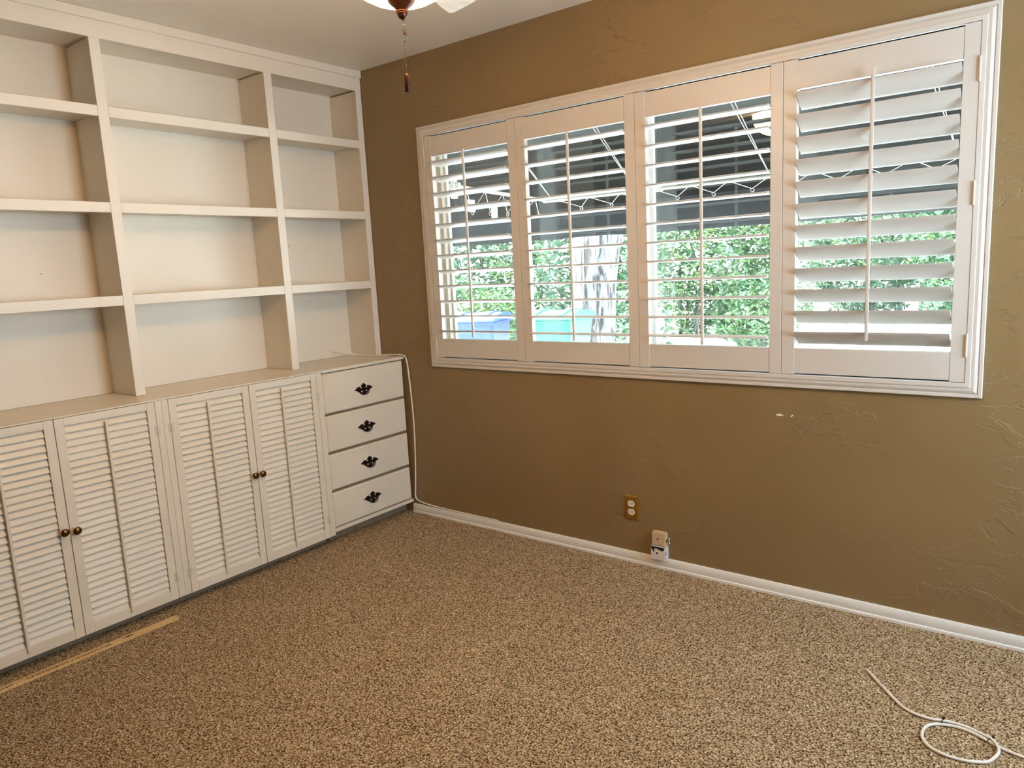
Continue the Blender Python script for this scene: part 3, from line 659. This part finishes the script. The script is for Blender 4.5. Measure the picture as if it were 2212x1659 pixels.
for k in range(5):
    a = math.radians(112.3+72*k); c, s = math.cos(a), math.sin(a)
    outl = [(0.16, -0.045), (0.30, -0.056), (0.44, -0.060), (0.495, -0.059), (0.515, -0.050), (0.525, -0.036), (0.540, 0.040), (0.538, 0.050), (0.528, 0.057), (0.46, 0.062), (0.30, 0.058), (0.16, 0.045)]
    m = MB().prism(outl, 'z', -0.003, 0.003)
    tw = math.radians(-13)
    m.v = [(p[0], p[1]*math.cos(tw)-p[2]*math.sin(tw), p[1]*math.sin(tw)+p[2]*math.cos(tw)) for p in m.v]
    m.v = [(FX+p[0]*c-p[1]*s, FY+p[0]*s+p[1]*c, 2.225+DZF+p[2]) for p in m.v]
    bl = obj('blade', m, M['blade'], fan, bevel=0.001, seg=1)
    m = MB().prism([(0.09, -0.012), (0.19, -0.030), (0.235, -0.030), (0.245, 0), (0.235, 0.030), (0.19, 0.030), (0.09, 0.012)], 'z', 0.0, 0.005)
    m.v = [(FX+p[0]*c-p[1]*s, FY+p[0]*s+p[1]*c, 2.2355+DZF+p[2]-0.18*p[1]) for p in m.v]
    obj('blade_bracket', m, M['bronze'], bl)

# ------------------------------------------------------------------ outside the window
GZ = -0.20
struct('ground', bx(-45, 45, WT+0.002, 60, GZ-0.2, GZ), M['concrete'])
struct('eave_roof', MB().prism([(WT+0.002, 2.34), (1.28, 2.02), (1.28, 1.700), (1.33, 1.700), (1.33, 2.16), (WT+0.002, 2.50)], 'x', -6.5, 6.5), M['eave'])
# rod frame with laced shade cloth under the eave
RZ, RY = 1.755, 1.03
rf = thing('shade_rod', (1.9, RY, RZ), 'white rod frame hung on strings under the eave, lacing the dark shade cloth', 'awning rod')
obj('long_rod', MB().tube([(0.28, RY, RZ), (3.9, RY, RZ-0.012)], 0.0105, 10), M['rod_white'], rf, smooth=1.5)
obj('side_rod', MB().tube([(0.299, 0.17, RZ+0.045), (0.299, RY+0.02, RZ+0.004)], 0.0105, 10), M['rod_white'], rf, smooth=1.5)
obj('bracket', MB().box(0.285, 0.313, WT+0.002, 0.185, RZ-0.02, RZ+0.075).box(0.26, 0.338, 0.165, 0.185, RZ+0.03, RZ+0.06), M['rod_white'], rf, bevel=0.003)
obj('clip', MB().box(1.045, 1.085, RY-0.014, RY+0.014, RZ-0.018, RZ+0.016), M['jack_white'], rf, bevel=0.003)
obj('tag', bx(0.262, 0.266, 0.52, 0.575, RZ-0.115, RZ-0.02), M['jack_white'], rf)
obj('tag', bx(0.292, 0.296, 0.28, 0.34, RZ-0.085, RZ-0.02), M['jack_white'], rf)
for x in (0.34, 0.92, 1.68, 2.5):
    for dx in (-0.012, 0.014):
        obj('hanger_string', MB().tube([(x, RY, RZ+0.008), (x-0.10+dx, RY-0.42, 2.19)], 0.0022, 5), M['cord'], rf)
def zigzag(pts_rod, pts_ring):
    m = MB(); L_ = []
    for a, b_ in zip(pts_rod, pts_ring): L_ += [a, b_]
    m.tube(L_, 0.0022, 5)
    return m
xs = np.arange(0.42, 3.8, 0.215)
rings = [(x+0.05, RY+0.135, RZ-0.045) for x in xs]
obj('lacing_cord', zigzag([(x-0.03, RY, RZ-0.004) for x in xs], rings), M['cord'], rf)
def ring_mesh(c, ax):
    m = MB(); pts = []
    for i in range(11):
        a = 2*math.pi*i/10
        pts.append((c[0]+0.010*math.cos(a), c[1], c[2]-0.006+0.010*math.sin(a)) if ax == 'y' else (c[0], c[1]+0.010*math.cos(a), c[2]-0.006+0.010*math.sin(a)))
    return m.tube(pts, 0.0026, 6)
for c in rings: obj('eyelet', ring_mesh(c, 'y'), M['chrome'], rf)
ysr = [0.30, 0.46, 0.62, 0.78, 0.94]
rings2 = [(0.265, y+0.05, RZ-0.080) for y in ysr]
obj('lacing_cord', zigzag([(0.299, y-0.03, RZ+0.012+0.04*(0.9-y)) for y in ysr], rings2), M['cord'], rf)
for c in rings2: obj('eyelet', ring_mesh(c, 'y'), M['chrome'], rf)
def cloth(x0, x1, y0, z0, y1, z1, nx, ny, seed):
    r = np.random.default_rng(seed); m = MB(); ph = r.uniform(0, 6, 4)
    for side in (0.004, 0.0):
        k0 = len(m.v)
        for j in range(ny+1):
            for i in range(nx+1):
                u, w = i/nx, j/ny; x = x0+(x1-x0)*u; y = y0+(y1-y0)*w
                z_ = z0+(z1-z0)*w-0.05*math.sin(math.pi*w)+0.012*math.sin(9*u*(x1-x0)+ph[0])*math.sin(math.pi*w)+0.010*math.sin(17*u+ph[1]+5*w)*math.sin(math.pi*w)
                m.v.append((x, y, z_+side))
        for j in range(ny):
            for i in range(nx):
                a = k0+j*(nx+1)+i; m.f.append((a, a+1, a+nx+2, a+nx+1))
    N = (nx+1)*(ny+1)
    b_ = [i for i in range(nx)] 
    def edge(seq):
        for a, c in zip(seq[:-1], seq[1:]): m.f.append((a, c, c+N, a+N))
    edge([i for i in range(nx+1)]); edge([ny*(nx+1)+i for i in range(nx+1)]); edge([j*(nx+1) for j in range(ny+1)]); edge([j*(nx+1)+nx for j in range(ny+1)])
    return m
tag(obj('shade_cloth', cloth(0.20, 4.4, RY+0.145, RZ-0.045, 2.25, 1.562, 40, 10, 3), M['canvas'], smooth=1.2), 'dark shade cloth laced below the eave above the garden view', 'awning', 'dark shade cloths')
tag(obj('shade_cloth', cloth(-5.2, 0.1985, 1.30, 1.6955, 2.25, 1.572, 40, 10, 5), M['canvas'], smooth=1.2), 'dark shade cloth beyond the rod corner, above the blue bin', 'awning', 'dark shade cloths')

# foliage builder: leaves as small bent rhombs on a lumpy shell
def leaves(cx, cy, z0, rx, ry, h, n, size, seed, fill=0.55, box=False):
    r = np.random.default_rng(seed)
    if box:
        P = np.stack([r.uniform(-1, 1, n), r.uniform(-1, 1, n)**1, r.uniform(0, 1, n)], 1)
        P[:, 1] = np.where(r.uniform(size=n) < 0.75, -1+np.abs(r.normal(0, 0.35, n)), P[:, 1])
        lump = 0.18*np.sin(P[:, 0]*rx*2.6+seed)+0.14*np.sin(P[:, 0]*rx*5.3+P[:, 2]*5+seed)
        ctr = np.stack([cx+P[:, 0]*rx, cy+P[:, 1]*ry+lump, z0+P[:, 2]*h*(1+0.25*lump)], 1)
    else:
        d_ = r.normal(size=(n, 3)); d_ /= np.linalg.norm(d_, axis=1)[:, None]
        rad = 1-np.abs(r.normal(0, 0.22, n))*fill
        lump = 1+0.16*np.sin(d_[:, 0]*6+seed)*np.cos(d_[:, 2]*5+seed*2)+0.10*np.sin(d_[:, 1]*11+d_[:, 2]*9)
        q_ = d_*(rad*lump)[:, None]
        ctr = np.stack([cx+q_[:, 0]*rx, cy+q_[:, 1]*ry, z0+h*0.5+q_[:, 2]*h*0.5], 1)
    a = r.normal(size=(n, 3)); a[:, 2] *= 0.6; a /= np.linalg.norm(a, axis=1)[:, None]
    b_ = r.normal(size=(n, 3)); b_ -= a*(a*b_).sum(1)[:, None]; b_ /= np.linalg.norm(b_, axis=1)[:, None]
    nn = np.cross(a, b_); s_ = size*r.uniform(0.6, 1.3, n)[:, None]
    V = np.stack([ctr-a*s_, ctr+b_*s_*0.42+nn*s_*0.12, ctr+a*s_, ctr-b_*s_*0.42+nn*s_*0.12], 1).reshape(-1, 3)
    V[:, 2] = np.maximum(V[:, 2], GZ+0.01)
    Fc = np.arange(4*n).reshape(-1, 4)
    return V, Fc
def foliage(name, parts, mat, parent):
    V = np.concatenate([p[0] for p in parts]); off = 0; Fs = []
    for v_, f_ in parts: Fs.append(f_+off); off += len(v_)
    Fc = np.concatenate(Fs)
    org = Vector(V.mean(0)); me = bpy.data.meshes.new(name)
    tri = np.concatenate([Fc[:, [0, 1, 2]], Fc[:, [0, 2, 3]]])
    me.from_pydata((V-np.array(org)).tolist(), [], tri.tolist()); me.update(); me.materials.append(mat)
    o = place(name, me, org, parent); o['kind'] = 'stuff'; return o
def stems(parent, cx, cy, rx, ry, h, n, seed):
    r = random.Random(seed); m = MB()
    for i in range(n):
        x, y = cx+r.uniform(-.5, .5)*rx, cy+r.uniform(-.4, .4)*ry
        m.tube([(x, y, GZ), (x+r.uniform(-.1, .1), y+r.uniform(-.1, .1), GZ+h*0.4), (x+r.uniform(-.3, .3)*rx, y+r.uniform(-.2, .2), GZ+h*0.8)], 0.03, 6, rad=[0.045, 0.03, 0.012])
    obj('stem', m, M['bark'], parent, smooth=1.2)
def shrub(cx, cy, rx, ry, h, n, size, seed, label, mat='leaf', box=False):
    t = thing('shrub', (cx, cy, GZ), label, 'shrub', 'garden shrubs outside the window')
    foliage('foliage', [leaves(cx, cy, GZ+0.05, rx, ry, h, n, size, seed, box=box)], M[mat], t)
    stems(t, cx, cy, rx, ry, h, 5, seed); return t
hd = thing('hedge', (-7.5, 8.6, GZ), 'tall leafy green hedge behind the bins and the tree trunk', 'hedge')
foliage('foliage', [leaves(-8.1, 8.6, GZ, 5.5, 0.7, 3.4, 29000, 0.085, 21, box=True)], M['leaf'], hd); stems(hd, -8.4, 8.6, 9.0, 0.6, 3.0, 14, 5)
shrub(-5.2, 6.5, 1.1, 0.7, 1.3, 5000, 0.065, 31, 'low rounded shrub in front of the hedge beside the bins', 'leaf2')
shrub(-2.75, 11.2, 1.45, 1.0, 3.5, 12000, 0.075, 32, 'tall bright green bush right of the tree trunk', 'leaf2')
shrub(-0.55, 14.2, 1.5, 1.1, 3.7, 11000, 0.075, 33, 'tall dark glossy bush beyond the bright green bush', 'leaf')
shrub(-1.15, 9.2, 0.75, 0.55, 1.2, 4500, 0.06, 34, 'knee-high bush at the foot of the taller bushes', 'leaf2')
shrub(1.55, 12.5, 1.0, 0.9, 2.4, 6500, 0.075, 35, 'garden bush seen through the tilted louvers beside the white wall', 'leaf')
shrub(0.9, 22.0, 4.8, 1.5, 4.6, 12000, 0.13, 36, 'broad far tree-high shrubbery beyond the white wall', 'leaf2')
# tree with a leaning, deeply furrowed trunk
tr = thing('tree', (-1.95, 5.0, GZ), 'thick pale tree trunk with furrowed bark standing among the garden shrubs', 'tree')
cl = [(-1.84, 5.0, GZ), (-1.81, 5.0, 0.3), (-1.78, 5.0, 0.9), (-1.72, 5.0, 1.55), (-1.55, 5.0, 2.4), (-1.35, 5.05, 3.4), (-1.1, 5.1, 4.6)]
rad = [0.34, 0.275, 0.265, 0.285, 0.29, 0.25, 0.20]
cc = crom(cl, 8); rr = [p[0] for p in crom([(r_, 0, 0) for r_ in rad], 8)]
m = MB().tube(cc, 0.3, 40, rad=rr)
for i, v_ in enumerate(m.v):
    ring_i, k_ = divmod(i, 40); c_ = Vector(cc[min(ring_i, len(cc)-1)]); d_ = Vector(v_)-c_
    a_ = 2*math.pi*k_/40
    m.v[i] = tuple(c_+d_*(1+0.055*math.sin(a_*11+ring_i*0.15)+0.03*math.sin(a_*23+ring_i*0.4)))
obj('trunk', m, M['bark'], tr, smooth=1.0)
for e_ in ((-3.0, 5.4, 6.0), (0.3, 4.6, 6.1), (-1.2, 6.3, 6.3)):
    obj('branch', MB().tube(crom([(-1.12, 5.1, 4.5), ((-1.12+e_[0])/2, (5.1+e_[1])/2, 5.4), e_], 5), 0.1, 10, rad=[0.13-0.009*i for i in range(11)]), M['bark'], tr, smooth=1.0)
foliage('crown', [leaves(-1.2, 5.3, 5.2, 2.3, 1.8, 2.2, 5000, 0.10, 41)], M['leaf'], tr)

# wheeled bins
def bin_(loc, rz, mat, label):
    t = thing('wheeled_bin', loc, label, 'bin', 'wheeled bins by the hedge')
    def P(mb, name, m_, par=t, **kw):
        c, s = math.cos(rz), math.sin(rz)
        mb.v = [(loc[0]+p[0]*c-p[1]*s, loc[1]+p[0]*s+p[1]*c, loc[2]+p[2]) for p in mb.v]
        return obj(name, mb, m_, par, **kw)
    b_ = MB()
    b_.v += [(-0.24, -0.26, 0.06), (0.24, -0.26, 0.06), (0.24, 0.22, 0.06), (-0.24, 0.22, 0.06), (-0.30, -0.36, 0.96), (0.30, -0.36, 0.96), (0.30, 0.32, 0.96), (-0.30, 0.32, 0.96)]
    b_.f += [(0, 3, 2, 1), (4, 5, 6, 7), (0, 1, 5, 4), (1, 2, 6, 5), (2, 3, 7, 6), (3, 0, 4, 7)]
    body = P(b_, 'body', mat, bevel=0.03, seg=3)
    P(bx(-0.325, 0.325, -0.385, 0.345, 0.925, 0.962), 'rim', mat, bevel=0.01)
    ld = MB(); prof_ = []
    for i in range(11):
        u = -0.40+0.78*i/10; prof_.append((u, 0.966+0.085*(1-((u+0.02)/0.42)**2)))
    prof_ = [(-0.40, 0.964)]+prof_+[(0.38, 0.964)]
    ld.prism(prof_, 'x', -0.33, 0.33)
    lid = P(ld, 'lid', mat, bevel=0.012)
    for x in (-0.17, 0.17):
        rp = [(u, z_+0.014) for u, z_ in prof_[2:-2]]+[(u, z_-0.004) for u, z_ in prof_[-3:1:-1]]
        P(MB().prism(rp, 'x', x-0.05, x+0.05), 'ridge', mat, lid, bevel=0.004)
    P(MB().tube([(-0.27, 0.37, 0.98), (-0.27, 0.42, 1.0), (0.27, 0.42, 1.0), (0.27, 0.37, 0.98)], 0.016, 8), 'handle', mat)
    for x in (-0.29, 0.29): P(MB().lathe([(0.11, -0.03), (0.125, -0.02), (0.125, 0.02), (0.11, 0.03)], (x, 0.25, 0.125), 20, axis='x'), 'wheel', M['black'])
    return t
bin_((-2.62, 3.75, GZ), 0.35, M['bin_blue'], 'blue wheeled recycling bin with domed lid outside the window')
bin_((-1.72, 4.10, GZ), 0.15, M['bin_green'], 'green wheeled waste bin next to the tree trunk')

# far bright wall and house across the drive
fwl = obj('garden_wall', MB().box(-4.6, 0.9, 18.0, 18.25, GZ, 0.62), M['stucco']); tag(fwl, 'low bright white wall across the drive', 'wall')
hs = thing('far_house', (-5, 27, GZ), 'pale single-storey house with grey roof far behind the white wall', 'house')
obj('house_wall', bx(-11, 1.0, 27, 34, GZ, 2.6), M['stucco'], hs)
obj('house_roof', MB().prism([(26.3, 2.6), (30.5, 4.4), (34.7, 2.6)], 'x', -11.6, 1.6), M['roof'], hs)
for x in (-9.4, -6.4, -3.2, -0.9):
    w_ = obj('house_window', bx(x, x+1.2, 26.93, 27.0, 0.75, 1.95), M['trim'], hs); obj('house_pane', bx(x+0.08, x+1.12, 26.90, 26.93, 0.83, 1.87), M['far_glass'], w_)
